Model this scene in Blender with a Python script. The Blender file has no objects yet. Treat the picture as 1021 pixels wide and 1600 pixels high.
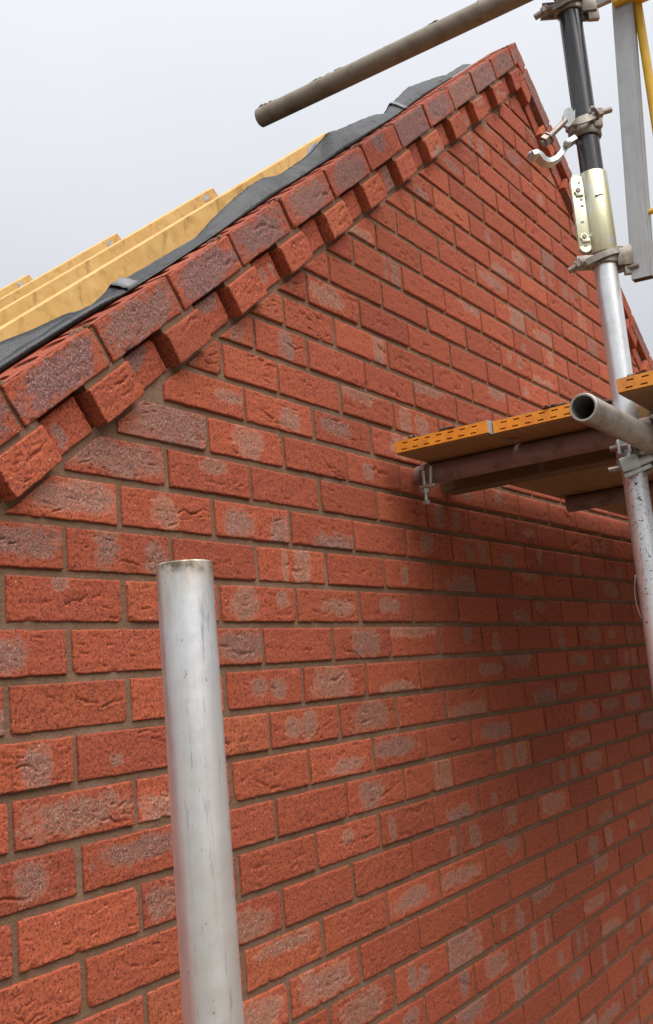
import bpy, bmesh, math, random
import numpy as np
from mathutils import Vector, Matrix
from mathutils.geometry import tessellate_polygon

sc = bpy.context.scene
col = sc.collection
R_ = math.radians
rnd = random.Random(7)

# ------------------------------------------------------------------ camera
CAM = np.array([-1.11829967, -1.12573082, -0.11416097])
RC = np.array([[0.56270747, -0.82209778, -0.08669225],
               [0.0893865, 0.16476627, -0.98227396],
               [0.8218092, 0.54498378, 0.16619966]])   # rows: right, down, forward
FPX, CX, CY = 1586.08, 510.5, 800.0
cd = bpy.data.cameras.new('camera')
cam = bpy.data.objects.new('camera', cd)
col.objects.link(cam)
cd.sensor_fit = 'VERTICAL'
cd.sensor_height = 36.0
cd.lens = 36.0 * FPX / 1600.0
cd.clip_start = 0.02
cd.clip_end = 2000
M = Matrix.Identity(4)
for i in range(3):
    M[i][0] = RC[0][i]
    M[i][1] = -RC[1][i]
    M[i][2] = -RC[2][i]
    M[i][3] = CAM[i]
cam.matrix_world = M
sc.camera = cam

# ------------------------------------------------------------------ sky, sun, exposure
SUN_EL, SUN_AZ = R_(60), R_(198)     # azimuth clockwise from +y: the sun stands behind the camera, over -y
w = bpy.data.worlds.new('World')
sc.world = w
w.use_nodes = True
nt = w.node_tree
nt.nodes.clear()
sky = nt.nodes.new('ShaderNodeTexSky')
sky.sky_type = 'NISHITA'
sky.sun_disc = False
sky.sun_elevation = SUN_EL
sky.sun_rotation = SUN_AZ
sky.air_density = 1.0
sky.dust_density = 6.0
sky.ozone_density = 1.0
hs = nt.nodes.new('ShaderNodeHueSaturation')
hs.inputs['Saturation'].default_value = 0.25
mx = nt.nodes.new('ShaderNodeMix')
mx.data_type = 'RGBA'
mx.inputs[0].default_value = 0.80                    # the cloud layer below
bg = nt.nodes.new('ShaderNodeBackground')
bg.inputs[1].default_value = 0.05
out = nt.nodes.new('ShaderNodeOutputWorld')
tcw = nt.nodes.new('ShaderNodeTexCoord')
sxw = nt.nodes.new('ShaderNodeSeparateXYZ')
mrw = nt.nodes.new('ShaderNodeValToRGB')       # overcast: dim toward the horizon, brightest overhead
el = mrw.color_ramp.elements
for p_, v_ in ((0.0, .24), (0.28, .615), (0.52, .655), (1.0, 1.0)):
    e_ = el[0] if p_ == 0 else el[1] if p_ == 1.0 else el.new(p_)
    e_.position = p_
    e_.color = (v_, v_, v_, 1)
nzw = nt.nodes.new('ShaderNodeTexNoise')
nzw.inputs['Scale'].default_value = 3.2
nzw.inputs['Detail'].default_value = 5
mnw = nt.nodes.new('ShaderNodeMapRange')
mnw.inputs['To Min'].default_value = 0.93
mnw.inputs['To Max'].default_value = 1.07
mlw = nt.nodes.new('ShaderNodeMath')
mlw.operation = 'MULTIPLY'
scw = nt.nodes.new('ShaderNodeVectorMath')
scw.operation = 'SCALE'
scw.inputs[0].default_value = (9.4, 9.7, 10.3)
nt.links.new(tcw.outputs['Generated'], sxw.inputs[0])
nt.links.new(tcw.outputs['Generated'], nzw.inputs['Vector'])
nt.links.new(sxw.outputs[2], mrw.inputs[0])
nt.links.new(nzw.outputs['Fac'], mnw.inputs['Value'])
nt.links.new(mrw.outputs[0], mlw.inputs[0])
nt.links.new(mnw.outputs[0], mlw.inputs[1])
nt.links.new(mlw.outputs[0], scw.inputs['Scale'])
nt.links.new(scw.outputs[0], mx.inputs[7])
nt.links.new(sky.outputs[0], hs.inputs['Color'])
nt.links.new(hs.outputs[0], mx.inputs[6])
nt.links.new(mx.outputs[2], bg.inputs[0])
nt.links.new(bg.outputs[0], out.inputs[0])

sl = bpy.data.lights.new('sun', 'SUN')
sl.energy = 1.5
sl.angle = R_(66)
sl.color = (1.0, 0.97, 0.93)
so = bpy.data.objects.new('sun', sl)
col.objects.link(so)
sv = Vector((math.sin(SUN_AZ) * math.cos(SUN_EL), math.cos(SUN_AZ) * math.cos(SUN_EL), math.sin(SUN_EL)))
so.rotation_euler = sv.to_track_quat('Z', 'Y').to_euler()
so.location = (-3, -6, 8)

sc.view_settings.view_transform = 'Standard'
sc.view_settings.look = 'None'
sc.view_settings.gamma = 1.0
sc.view_settings.use_curve_mapping = False
sc.view_settings.exposure = 1.66


# ------------------------------------------------------------------ numeric helpers
def site(u, v, d):
    """point on the surveyed sight line (photo pixel u, v) at a measured depth d in metres"""
    q = np.array([(u - CX) / FPX, (v - CY) / FPX, 1.0]) * d
    return CAM + RC.T @ q


def hsh(ix, iy, seed):
    h = (ix.astype(np.int64) * 374761393 + iy.astype(np.int64) * 668265263 + int(seed) * 974634777) & 0xffffffff
    h = ((h ^ (h >> 13)) * 1274126177) & 0xffffffff
    h = ((h ^ (h >> 16)) * 2246822519) & 0xffffffff
    return ((h ^ (h >> 13)) & 0xffffff) / float(0xffffff)


def vnoise(x, y, seed=0):
    ix = np.floor(x)
    iy = np.floor(y)
    fx = x - ix
    fy = y - iy
    fx = fx * fx * (3 - 2 * fx)
    fy = fy * fy * (3 - 2 * fy)
    a = hsh(ix, iy, seed)
    b = hsh(ix + 1, iy, seed)
    c = hsh(ix, iy + 1, seed)
    d = hsh(ix + 1, iy + 1, seed)
    return (a + (b - a) * fx) * (1 - fy) + (c + (d - c) * fx) * fy


def fbm(x, y, seed=0, o=3):
    s = 0
    a = 0.5
    t = 0
    for k in range(o):
        s = s + a * vnoise(x, y, seed + k * 17)
        t += a
        a *= 0.5
        x = x * 2.03
        y = y * 2.03
    return s / t


# ------------------------------------------------------------------ object helpers
def empty(name, loc, label=None, cat=None, group=None):
    o = bpy.data.objects.new(name, None)
    o.empty_display_size = 0.05
    col.objects.link(o)
    o.location = Vector(loc)
    if label:
        o['label'] = label
    if cat:
        o['category'] = cat
    if group:
        o['group'] = group
    return o


def base_of(parent):
    b = Vector((0, 0, 0))
    while parent is not None:
        b += parent.location
        parent = parent.parent
    return b


def mesh_obj(name, v, f, mat, parent=None, smooth=True, origin=None, attr=None, label=None, cat=None, group=None,
             kind=None):
    """v are world coordinates; the object gets its origin at `origin` (or at its parent's base)"""
    v = np.asarray(v, float)
    me = bpy.data.meshes.new(name)
    if parent is not None:
        org = np.array(base_of(parent))
        loc = (0, 0, 0)
    else:
        if origin is None:
            origin = ((v[:, 0].min() + v[:, 0].max()) / 2, (v[:, 1].min() + v[:, 1].max()) / 2, v[:, 2].min())
        org = np.array(origin)
        loc = origin
    vv = v - org
    if isinstance(f, np.ndarray):
        n = len(vv)
        me.vertices.add(n)
        me.vertices.foreach_set('co', vv.ravel())
        m = len(f)
        me.loops.add(m * 4)
        me.loops.foreach_set('vertex_index', f.ravel().astype(np.int32))
        me.polygons.add(m)
        me.polygons.foreach_set('loop_start', np.arange(0, m * 4, 4, dtype=np.int32))
        me.polygons.foreach_set('loop_total', np.full(m, 4, dtype=np.int32))
        me.update(calc_edges=True)
        me.validate()
    else:
        me.from_pydata([tuple(p) for p in vv], [], f)
    if attr is not None:
        a = me.attributes.new('bt', 'FLOAT_COLOR', 'POINT')
        a.data.foreach_set('color', np.asarray(attr, np.float32).ravel())
    me.polygons.foreach_set('use_smooth', [smooth] * len(me.polygons))
    if mat:
        me.materials.append(mat)
    o = bpy.data.objects.new(name, me)
    col.objects.link(o)
    o.location = loc
    if parent is not None:
        o.parent = parent
    if label:
        o['label'] = label
    if cat:
        o['category'] = cat
    if group:
        o['group'] = group
    if kind:
        o['kind'] = kind
    return o


def frame(ax):
    ax = np.array(ax, float)
    ax /= np.linalg.norm(ax)
    h = np.array([0, 0, 1.0]) if abs(ax[2]) < 0.9 else np.array([1.0, 0, 0])
    a = np.cross(h, ax)
    a /= np.linalg.norm(a)
    b = np.cross(ax, a)
    return a, b, ax


class MB:
    def __init__(self):
        self.v = []
        self.f = []

    def add(self, v, f):
        n = len(self.v)
        self.v += [np.array(p, float) for p in v]
        self.f += [tuple(i + n for i in q) for q in f]
        return self

    def box(self, c, hx, hy, hz, ax=None, bev=0.0):
        """box with half sizes along three axes (rows of ax), optional chamfer"""
        A = np.eye(3) if ax is None else np.array(ax, float)
        c = np.array(c, float)
        if bev <= 0:
            P = [c + A[0] * hx * i + A[1] * hy * j + A[2] * hz * k for i in (-1, 1) for j in (-1, 1) for k in (-1, 1)]
            F = [(0, 1, 3, 2), (4, 6, 7, 5), (0, 4, 5, 1), (2, 3, 7, 6), (0, 2, 6, 4), (1, 5, 7, 3)]
            return self.add(P, F)
        bm = bmesh.new()
        r = bmesh.ops.create_cube(bm, size=2)
        for q in bm.verts:
            q.co = Vector((q.co.x * hx, q.co.y * hy, q.co.z * hz))
        bmesh.ops.bevel(bm, geom=list(bm.edges), offset=bev, segments=2, profile=0.6, affect='EDGES')
        bm.verts.ensure_lookup_table()
        P = [c + A[0] * q.co.x + A[1] * q.co.y + A[2] * q.co.z for q in bm.verts]
        F = [tuple(x.index for x in fc.verts) for fc in bm.faces]
        bm.free()
        return self.add(P, F)

    def lathe(self, c, ax, prof, seg=32, a0=0.0, a1=2 * math.pi, closed_prof=True):
        """prof: list of (along, radius)"""
        A, B, X = frame(ax)
        c = np.array(c, float)
        full = abs((a1 - a0) - 2 * math.pi) < 1e-6
        n = seg if full else seg + 1
        P = []
        m = len(prof)
        for i in range(n):
            t = a0 + (a1 - a0) * i / seg
            d = A * math.cos(t) + B * math.sin(t)
            for (h, r) in prof:
                P.append(c + X * h + d * r)
        F = []
        for i in range(seg):
            i2 = (i + 1) % n
            for j in range(m if closed_prof else m - 1):
                j2 = (j + 1) % m
                F.append((i * m + j, i2 * m + j, i2 * m + j2, i * m + j2))
        if not full and closed_prof:
            F.append(tuple(range(m)))
            F.append(tuple(reversed(range((n - 1) * m, n * m))))
        return self.add(P, F)

    def cyl(self, p, q, r, seg=16, bev=0.0):
        p = np.array(p, float)
        q = np.array(q, float)
        L = np.linalg.norm(q - p)
        bev = min(bev, r * .5)
        pr = [(0, 0.0001), (0, r - bev), (bev, r), (L - bev, r), (L, r - bev), (L, 0.0001)]
        return self.lathe(p, q - p, pr, seg, closed_prof=False)

    def hexnut(self, p, ax, r, h, spin=0.3):
        A, B, X = frame(ax)
        p = np.array(p, float)
        P = []
        for z in (0, h):
            for k in range(6):
                t = spin + k * math.pi / 3
                P.append(p + X * z + (A * math.cos(t) + B * math.sin(t)) * r)
        F = [tuple(reversed(range(6))), tuple(range(6, 12))] + [(k, (k + 1) % 6, 6 + (k + 1) % 6, 6 + k) for k in range(6)]
        return self.add(P, F)

    def sweep(self, pts, sec, up):
        """sweep a closed section [(side, up)] along points; `up` is held roughly fixed"""
        pts = [np.array(p, float) for p in pts]
        up = np.array(up, float)
        P = []
        m = len(sec)
        for i, p in enumerate(pts):
            t = pts[min(i + 1, len(pts) - 1)] - pts[max(i - 1, 0)]
            t /= np.linalg.norm(t)
            u = up - t * (up @ t)
            u /= np.linalg.norm(u)
            s = np.cross(t, u)
            for (a, b) in sec:
                P.append(p + s * a + u * b)
        F = []
        for i in range(len(pts) - 1):
            for j in range(m):
                j2 = (j + 1) % m
                F.append((i * m + j, i * m + j2, (i + 1) * m + j2, (i + 1) * m + j))
        F.append(tuple(reversed(range(m))))
        F.append(tuple(range((len(pts) - 1) * m, len(pts) * m)))
        return self.add(P, F)

    def wire(self, pts, r, seg=8):
        sec = [(r * math.cos(2 * math.pi * k / seg), r * math.sin(2 * math.pi * k / seg)) for k in range(seg)]
        d = np.array(pts[-1], float) - np.array(pts[0], float)
        A, B, X = frame(d)
        return self.sweep(pts, sec, A + 0.13 * B)

    def blob(self, c, ax, sx, sy, sz, seed, amp=0.35):
        A, B, X = frame(ax)
        r = random.Random(seed)
        P = []
        nu, nv = 10, 6
        for j in range(nv + 1):
            ph = -math.pi / 2 + math.pi * j / nv
            for i in range(nu):
                t = 2 * math.pi * i / nu
                k = 1 + amp * (r.random() - .5) * 2
                P.append(np.array(c) + X * sx * math.cos(ph) * math.cos(t) * k + A * sy * math.cos(ph) * math.sin(t) * k
                         + B * sz * math.sin(ph) * k)
        F = []
        for j in range(nv):
            for i in range(nu):
                F.append((j * nu + i, j * nu + (i + 1) % nu, (j + 1) * nu + (i + 1) % nu, (j + 1) * nu + i))
        return self.add(P, F)

    def build(self, name, mat, parent=None, smooth=False, **k):
        o = mesh_obj(name, self.v, self.f, mat, parent, smooth, **k)
        return o


def autosmooth(o, ang=35):
    """smooth faces, with edges sharper than ang kept hard"""
    me = o.data
    bm = bmesh.new()
    bm.from_mesh(me)
    bmesh.ops.recalc_face_normals(bm, faces=list(bm.faces))
    for f in bm.faces:
        f.smooth = True
    for e in bm.edges:
        if len(e.link_faces) == 2 and e.calc_face_angle(0) > R_(ang):
            e.smooth = False
    bm.to_mesh(me)
    bm.free()
    return o


# ------------------------------------------------------------------ materials
class NT:
    def __init__(self, name):
        self.m = bpy.data.materials.new(name)
        self.m.use_nodes = True
        self.t = self.m.node_tree
        self.b = self.t.nodes['Principled BSDF']

    def n(self, typ, **k):
        x = self.t.nodes.new(typ)
        for a, b in k.items():
            setattr(x, a, b)
        return x

    def l(self, a, b):
        self.t.links.new(a, b)

    def pos(self, scale=(1, 1, 1), coord='world'):
        if coord == 'world':
            g = self.n('ShaderNodeNewGeometry').outputs['Position']
        else:
            g = self.n('ShaderNodeTexCoord').outputs['Object']
        mp = self.n('ShaderNodeMapping')
        mp.inputs['Scale'].default_value = scale
        self.l(g, mp.inputs['Vector'])
        return mp.outputs[0]

    def noise(self, vec, scale, detail=4, rough=0.55, dist=0.0):
        x = self.n('ShaderNodeTexNoise')
        x.inputs['Scale'].default_value = scale
        x.inputs['Detail'].default_value = detail
        x.inputs['Roughness'].default_value = rough
        x.inputs['Distortion'].default_value = dist
        self.l(vec, x.inputs['Vector'])
        return x.outputs['Fac']

    def voro(self, vec, scale, out='Distance', rand=1.0):
        x = self.n('ShaderNodeTexVoronoi')
        x.inputs['Scale'].default_value = scale
        x.inputs['Randomness'].default_value = rand
        self.l(vec, x.inputs['Vector'])
        return x.outputs[out]

    def ramp(self, f, stops, interp='LINEAR'):
        x = self.n('ShaderNodeValToRGB')
        x.color_ramp.interpolation = interp
        el = x.color_ramp.elements
        while len(el) < len(stops):
            el.new(0.5)
        for e, (p, c) in zip(el, stops):
            e.position = p
            e.color = (c, c, c, 1) if not hasattr(c, '__len__') else (*c, 1)
        self.l(f, x.inputs[0])
        return x.outputs[0]

    def mix(self, f, a, b, mode='MIX'):
        x = self.n('ShaderNodeMix')
        x.data_type = 'RGBA'
        x.blend_type = mode
        for s, val in ((0, f), (6, a), (7, b)):
            if hasattr(val, 'is_linked') or hasattr(val, 'links'):
                self.l(val, x.inputs[s])
            elif s == 0:
                x.inputs[0].default_value = val
            else:
                x.inputs[s].default_value = (*val, 1)
        return x.outputs[2]

    def math(self, op, a, b=0.0, c=None):
        x = self.n('ShaderNodeMath', operation=op)
        for s, val in ((0, a), (1, b), (2, c)):
            if val is None:
                continue
            if hasattr(val, 'links'):
                self.l(val, x.inputs[s])
            else:
                x.inputs[s].default_value = val
        return x.outputs[0]

    def bump(self, h, strength, dist, prev=None):
        x = self.n('ShaderNodeBump')
        x.inputs['Strength'].default_value = strength
        x.inputs['Distance'].default_value = dist
        self.l(h, x.inputs['Height'])
        if prev is not None:
            self.l(prev, x.inputs['Normal'])
        return x.outputs[0]

    def done(self, color=None, rough=None, metal=0.0, normal=None, spec=0.5):
        for s, val in (('Base Color', color), ('Roughness', rough), ('Metallic', metal)):
            if val is None:
                continue
            if hasattr(val, 'links'):
                self.l(val, self.b.inputs[s])
            elif s == 'Base Color':
                self.b.inputs[s].default_value = (*val, 1)
            else:
                self.b.inputs[s].default_value = val
        self.b.inputs['Specular IOR Level'].default_value = spec
        if normal is not None:
            self.l(normal, self.b.inputs['Normal'])
        return self.m


def brick_material():
    t = NT('red_brick')
    p = t.pos()
    at = t.n('ShaderNodeAttribute')
    at.attribute_name = 'bt'
    sep = t.n('ShaderNodeSeparateColor')
    t.l(at.outputs['Color'], sep.inputs[0])
    hue, kiss, val = sep.outputs[0], sep.outputs[1], sep.outputs[2]
    base = t.ramp(hue, [(0.0, (0.238, 0.047, 0.026)), (0.35, (0.280, 0.057, 0.027)), (0.75, (0.298, 0.066, 0.028)),
                        (1.0, (0.325, 0.092, 0.038))])
    # kiln clouding over the face
    cl = t.noise(p, 22, 3)
    base = t.mix(t.ramp(cl, [(0.42, 0.0), (0.68, 0.55)]), base, (0.250, 0.052, 0.034))
    g1 = t.noise(p, 330, 3, .7)
    base = t.mix(t.ramp(g1, [(0.40, 0.0), (0.75, 0.75)]), base, (0.450, 0.122, 0.054))
    g2 = t.noise(p, 210, 4, .75)
    base = t.mix(t.ramp(g2, [(0.50, 0.0), (0.63, 0.95)]), base, (0.105, 0.023, 0.016))
    # mauve-grey kiss marks: granular
    kn = t.noise(p, 430, 3, .8)
    km = t.ramp(kn, [(0.30, (0.050, 0.023, 0.018)), (0.43, (0.165, 0.076, 0.052)), (0.55, (0.310, 0.180, 0.128)),
                     (0.70, (0.500, 0.355, 0.260))])
    kd = t.ramp(kn, [(0.34, (0.030, 0.014, 0.015)), (0.46, (0.110, 0.052, 0.050)), (0.58, (0.235, 0.140, 0.130)),
                     (0.72, (0.430, 0.310, 0.280))])
    km = t.mix(at.outputs['Alpha'], kd, km)
    gran = t.ramp(t.noise(p, 260, 4, .8), [(0.36, 0.15), (0.56, 0.95)])
    patch = t.ramp(t.noise(p, 55, 4, .7), [(0.30, 0.35), (0.55, 1.0)])
    kf = t.math('MULTIPLY', t.math('MULTIPLY', t.ramp(kiss, [(0.10, 0.0), (0.85, 1.0)]), gran), patch)
    kf = t.math('MINIMUM', t.math('ADD', kf, t.math('MULTIPLY', t.math('MULTIPLY', t.math('SUBTRACT', 1.0, at.outputs['Alpha']), t.ramp(kiss, [(0.10, 0.0), (0.70, 1.0)])), .35)), .97)
    base = t.mix(kf, base, km)
    rim = t.math('MULTIPLY', t.math('MULTIPLY', t.ramp(kiss, [(0.05, 0.0), (0.35, 0.42), (0.75, 0.05)]), patch), at.outputs['Alpha'])
    base = t.mix(rim, base, (0.44, 0.215, 0.140))
    # iron spots and pale grits
    vd = t.voro(p, 190)
    spots = t.math('MULTIPLY', t.ramp(vd, [(0.17, 1.0), (0.27, 0.0)]), t.ramp(t.noise(p, 75, 2), [(0.44, 0.0), (0.56, 0.95)]))
    base = t.mix(spots, base, (0.060, 0.018, 0.016))
    vd2 = t.voro(p, 120)
    grit = t.math('MULTIPLY', t.ramp(vd2, [(0.09, 1.0), (0.14, 0.0)]), t.ramp(t.noise(p, 60, 2), [(0.58, 0.0), (0.64, 0.9)]))
    base = t.mix(grit, base, (0.72, 0.50, 0.36))
    vv = t.math('MULTIPLY_ADD', val, 0.26, 0.87)
    x = t.n('ShaderNodeVectorMath', operation='SCALE')
    t.l(base, x.inputs[0])
    t.l(vv, x.inputs['Scale'])
    h = t.math('SUBTRACT', t.math('ADD', t.math('MULTIPLY', g2, -0.9), t.math('MULTIPLY', g1, 0.7)), t.math('MULTIPLY', spots, 0.5))
    n = t.bump(h, 0.75, 0.0012)
    return t.done(x.outputs[0], 0.88, 0, n, spec=0.25)


def mortar_material(name, c0, c1):
    t = NT(name)
    p = t.pos()
    a = t.noise(p, 18, 4)
    b = t.noise(p, 420, 3, .7)
    c = t.mix(a, c0, c1)
    c = t.mix(t.ramp(b, [(0.45, 0.0), (0.75, 0.5)]), c, (0.23, 0.155, 0.105))
    c = t.mix(t.ramp(t.noise(p, 5.5, 4, .6), [(0.52, 0.0), (0.72, 0.45)]), c, (0.30, 0.21, 0.15))
    c = t.mix(t.ramp(t.voro(p, 260), [(0.14, 0.6), (0.24, 0.0)]), c, (0.06, 0.04, 0.03))
    n = t.bump(t.math('ADD', b, t.math('MULTIPLY', t.noise(p, 90, 3), 2.2)), 0.8, 0.0018)
    return t.done(c, 0.95, 0, n, spec=0.1)


def steel_material(name, base, dirty, rough=(0.32, 0.5), metal=0.75, axis='z', dirt=0.35, specks=None, grain=1.0):
    """weathered galvanised steel, streaked along the tube"""
    t = NT(name)
    sc_ = {'z': (1, 1, 0.06), 'x': (0.06, 1, 1), 'y': (1, 0.06, 1)}[axis]
    p = t.pos(sc_)
    pw = t.pos()
    st = t.noise(p, 95, 4, .6)
    cl = t.noise(pw, 26, 4, .6)
    fine = t.noise(pw, 260, 3, .6)
    c = t.mix(t.ramp(st, [(0.35, 0.0), (0.7, 0.8)]), base, tuple(x * 0.78 for x in base))
    c = t.mix(t.math('MULTIPLY', t.ramp(cl, [(0.48, 0.0), (0.72, 1.0)]), dirt), c, dirty)
    c = t.mix(t.ramp(fine, [(0.62, 0.0), (0.72, 0.5 * grain)]), c, tuple(x * 0.45 for x in dirty))
    if specks:
        zc, zw, colr = specks
        g = t.n('ShaderNodeNewGeometry').outputs['Position']
        sx = t.n('ShaderNodeSeparateXYZ')
        t.l(g, sx.inputs[0])
        band = t.math('SUBTRACT', 1.0, t.math('DIVIDE', t.math('ABSOLUTE', t.math('SUBTRACT', sx.outputs[2], zc)), zw))
        band = t.ramp(band, [(0.0, 0.0), (0.5, 0.13)])
        sn = t.math('ADD', t.noise(pw, 120, 3, .7, 1.2), band)
        c = t.mix(t.ramp(sn, [(0.735, 0.0), (0.755, 1.0)]), c, colr)
    r = t.n('ShaderNodeMapRange')
    r.inputs['To Min'].default_value = rough[0]
    r.inputs['To Max'].default_value = rough[1]
    t.l(t.noise(pw, 60, 4), r.inputs['Value'])
    n = t.bump(t.math('ADD', fine, t.math('MULTIPLY', st, .6)), 0.12, 0.001)
    return t.done(c, r.outputs[0], metal, n)


def plain(name, c0, c1, scale=30, rough=0.6, metal=0.0, bump=0.2, dist=0.001, stretch=(1, 1, 1), spec=0.5, fine=200):
    t = NT(name)
    p = t.pos(stretch)
    a = t.noise(p, scale, 5, .6)
    c = t.mix(t.ramp(a, [(0.35, 0.0), (0.65, 1.0)]), c0, c1)
    n = t.bump(t.math('ADD', a, t.math('MULTIPLY', t.noise(t.pos(), fine, 3), .5)), bump, dist)
    return t.done(c, rough, metal, n, spec)


def timber_material(name, c0, c1, knot, stretch, rough=0.6, smudge=False):
    t = NT(name)
    p = t.pos(stretch)
    g = t.noise(p, 60, 5, .6, .8)
    c = t.mix(t.ramp(g, [(0.3, 0.0), (0.7, 1.0)]), c0, c1)
    big = t.noise(t.pos(), 7, 3)
    c = t.mix(t.ramp(big, [(0.5, 0.0), (0.75, 0.6)]), c, tuple(x * .8 for x in c0))
    kv = t.voro(t.pos((1, 1, 1)), 6.5)
    c = t.mix(t.ramp(kv, [(0.06, 0.8), (0.13, 0.0)]), c, knot)
    if smudge:                                     # handling marks and damp blotches
        sm_ = t.noise(t.pos((2.2, 1, .8)), 7.5, 4, .6)
        c = t.mix(t.ramp(sm_, [(0.56, 0.0), (0.66, 0.5)]), c, (0.24, 0.10, 0.03))
        fine = t.noise(t.pos(stretch), 240, 3, .6)
        c = t.mix(t.ramp(fine, [(0.5, 0.0), (0.7, 0.35)]), c, tuple(x * .5 for x in c1))
    n = t.bump(g, 0.25, 0.0015)
    return t.done(c, rough, 0, n, 0.3)


def near_tube_material():
    """bright galvanised tube: long drawn streaks, a tan stain under the rim, scuffs and pin spots"""
    t = NT('galvanised_tube_near')
    pw = t.pos()
    p1 = t.pos((1, 1, .035))
    p2 = t.pos((1, 1, .10))
    st = t.noise(p1, 60, 4, .65)
    c = t.ramp(st, [(0.30, (0.66, 0.72, 0.76)), (0.48, (0.83, 0.88, 0.91)), (0.62, (0.91, 0.925, 0.93)), (0.75, (0.75, 0.765, 0.78))])
    c = t.mix(t.ramp(t.noise(p1, 23, 2), [(0.55, 0.0), (0.68, 0.55)]), c, (0.80, 0.70, 0.68))
    c = t.mix(t.ramp(t.noise(p2, 130, 4, .7), [(0.60, 0.0), (0.70, 0.7)]), c, (0.40, 0.40, 0.43))
    cl = t.noise(pw, 34, 5, .65)
    c = t.mix(t.ramp(cl, [(0.54, 0.0), (0.74, 0.32)]), c, (0.52, 0.53, 0.55))
    sp = t.ramp(t.noise(t.pos((1, 1, .4)), 210, 3, .7), [(0.68, 0.0), (0.72, 0.9)])
    c = t.mix(sp, c, (0.14, 0.13, 0.13))
    sx = t.n('ShaderNodeSeparateXYZ')
    t.l(t.n('ShaderNodeNewGeometry').outputs['Position'], sx.inputs[0])
    near = t.math('MULTIPLY_ADD', sx.outputs[2], 14.0, 1.0)            # 1 at the rim, 0 seven centimetres lower
    stain = t.ramp(t.math('ADD', t.math('MULTIPLY', near, .42), t.math('MULTIPLY', t.noise(t.pos((1, 1, .3)), 48, 4, .6), .8)), [(0.52, 0.0), (0.80, 0.85)])
    c = t.mix(stain, c, (0.58, 0.47, 0.34))
    rim = t.math('MULTIPLY', t.ramp(t.math('MULTIPLY_ADD', sx.outputs[2], 70.0, 1.0), [(0.0, 0.0), (0.5, 1.0)]), t.ramp(t.noise(pw, 70, 3), [(0.45, 0.0), (0.58, 0.9)]))
    c = t.mix(rim, c, (0.20, 0.15, 0.10))
    r = t.n('ShaderNodeMapRange')
    r.inputs['To Min'].default_value = .26
    r.inputs['To Max'].default_value = .48
    t.l(t.noise(pw, 45, 4), r.inputs['Value'])
    n = t.bump(t.math('ADD', st, t.math('MULTIPLY', cl, .8)), 0.22, 0.0015)
    return t.done(c, r.outputs[0], 0.88, n)


BRICK = brick_material()
MORTAR = mortar_material('buff_mortar', (0.125, 0.068, 0.042), (0.182, 0.108, 0.068))
CUT = plain('cut_brick_face', (0.43, 0.115, 0.065), (0.52, 0.17, 0.10), 60, 0.9, 0, 0.35, 0.0015, spec=0.2)
GALV = near_tube_material()
GALV_POLE = steel_material('galvanised_tube_spotted', (0.80, 0.83, 0.85), (0.48, 0.47, 0.46), (0.24, 0.42), 0.66, 'z', 0.5,
                           specks=(0.14, 0.30, (0.07, 0.026, 0.018)))
LEDGER = steel_material('weathered_ledger_tube', (0.40, 0.38, 0.35), (0.20, 0.15, 0.11), (0.34, 0.52), 0.6, 'x', 0.8)
OLDTUBE = steel_material('cement_stained_tube', (0.25, 0.215, 0.165), (0.14, 0.10, 0.07), (0.55, 0.75), 0.25, 'y', 0.8)
RUSTTUBE = steel_material('rusty_transom_tube', (0.27, 0.19, 0.17), (0.13, 0.075, 0.06), (0.55, 0.75), 0.2, 'y', 0.9)
FITTING = steel_material('forged_fitting', (0.30, 0.275, 0.235), (0.13, 0.08, 0.05), (0.38, 0.6), 0.65, 'z', 0.95)
BRIGHTFIT = steel_material('bright_zinc_fitting', (0.58, 0.63, 0.62), (0.36, 0.34, 0.31), (0.32, 0.48), 0.7, 'z', 0.4)
BOLT = steel_material('dull_bolt', (0.30, 0.24, 0.21), (0.14, 0.09, 0.07), (0.4, 0.55), 0.75, 'z', 0.6)
SLEEVE = steel_material('yellow_passivated_zinc', (0.70, 0.67, 0.44), (0.64, 0.69, 0.70), (0.28, 0.48), 0.8, 'z', 1.0, grain=.4)
GREYBOX = steel_material('grey_galvanised_box', (0.40, 0.412, 0.418), (0.30, 0.30, 0.30), (0.45, 0.6), 0.35, 'z', 0.6, grain=.4)
BLACKTUBE = plain('black_painted_tube', (0.014, 0.014, 0.018), (0.055, 0.055, 0.062), 40, 0.22, 0.0, 0.15, 0.001, (1, 1, .12))
YELLOW = plain('yellow_paint', (0.66, 0.40, 0.018), (0.58, 0.33, 0.015), 25, 0.5, 0.0, 0.1)
def worn_paint(name, c0, c1, under, dirt):
    t = NT(name)
    p = t.pos()
    c = t.mix(t.ramp(t.noise(p, 35, 4), [(0.4, 0.0), (0.65, 1.0)]), c0, c1)
    c = t.mix(t.ramp(t.noise(p, 14, 5, .7), [(0.50, 0.0), (0.72, 0.65)]), c, dirt)
    ch_ = t.noise(p, 95, 4, .7)
    c = t.mix(t.ramp(ch_, [(0.64, 0.0), (0.67, 0.9)]), c, under)
    n = t.bump(ch_, 0.3, 0.001)
    return t.done(c, 0.55, 0, n)


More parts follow.
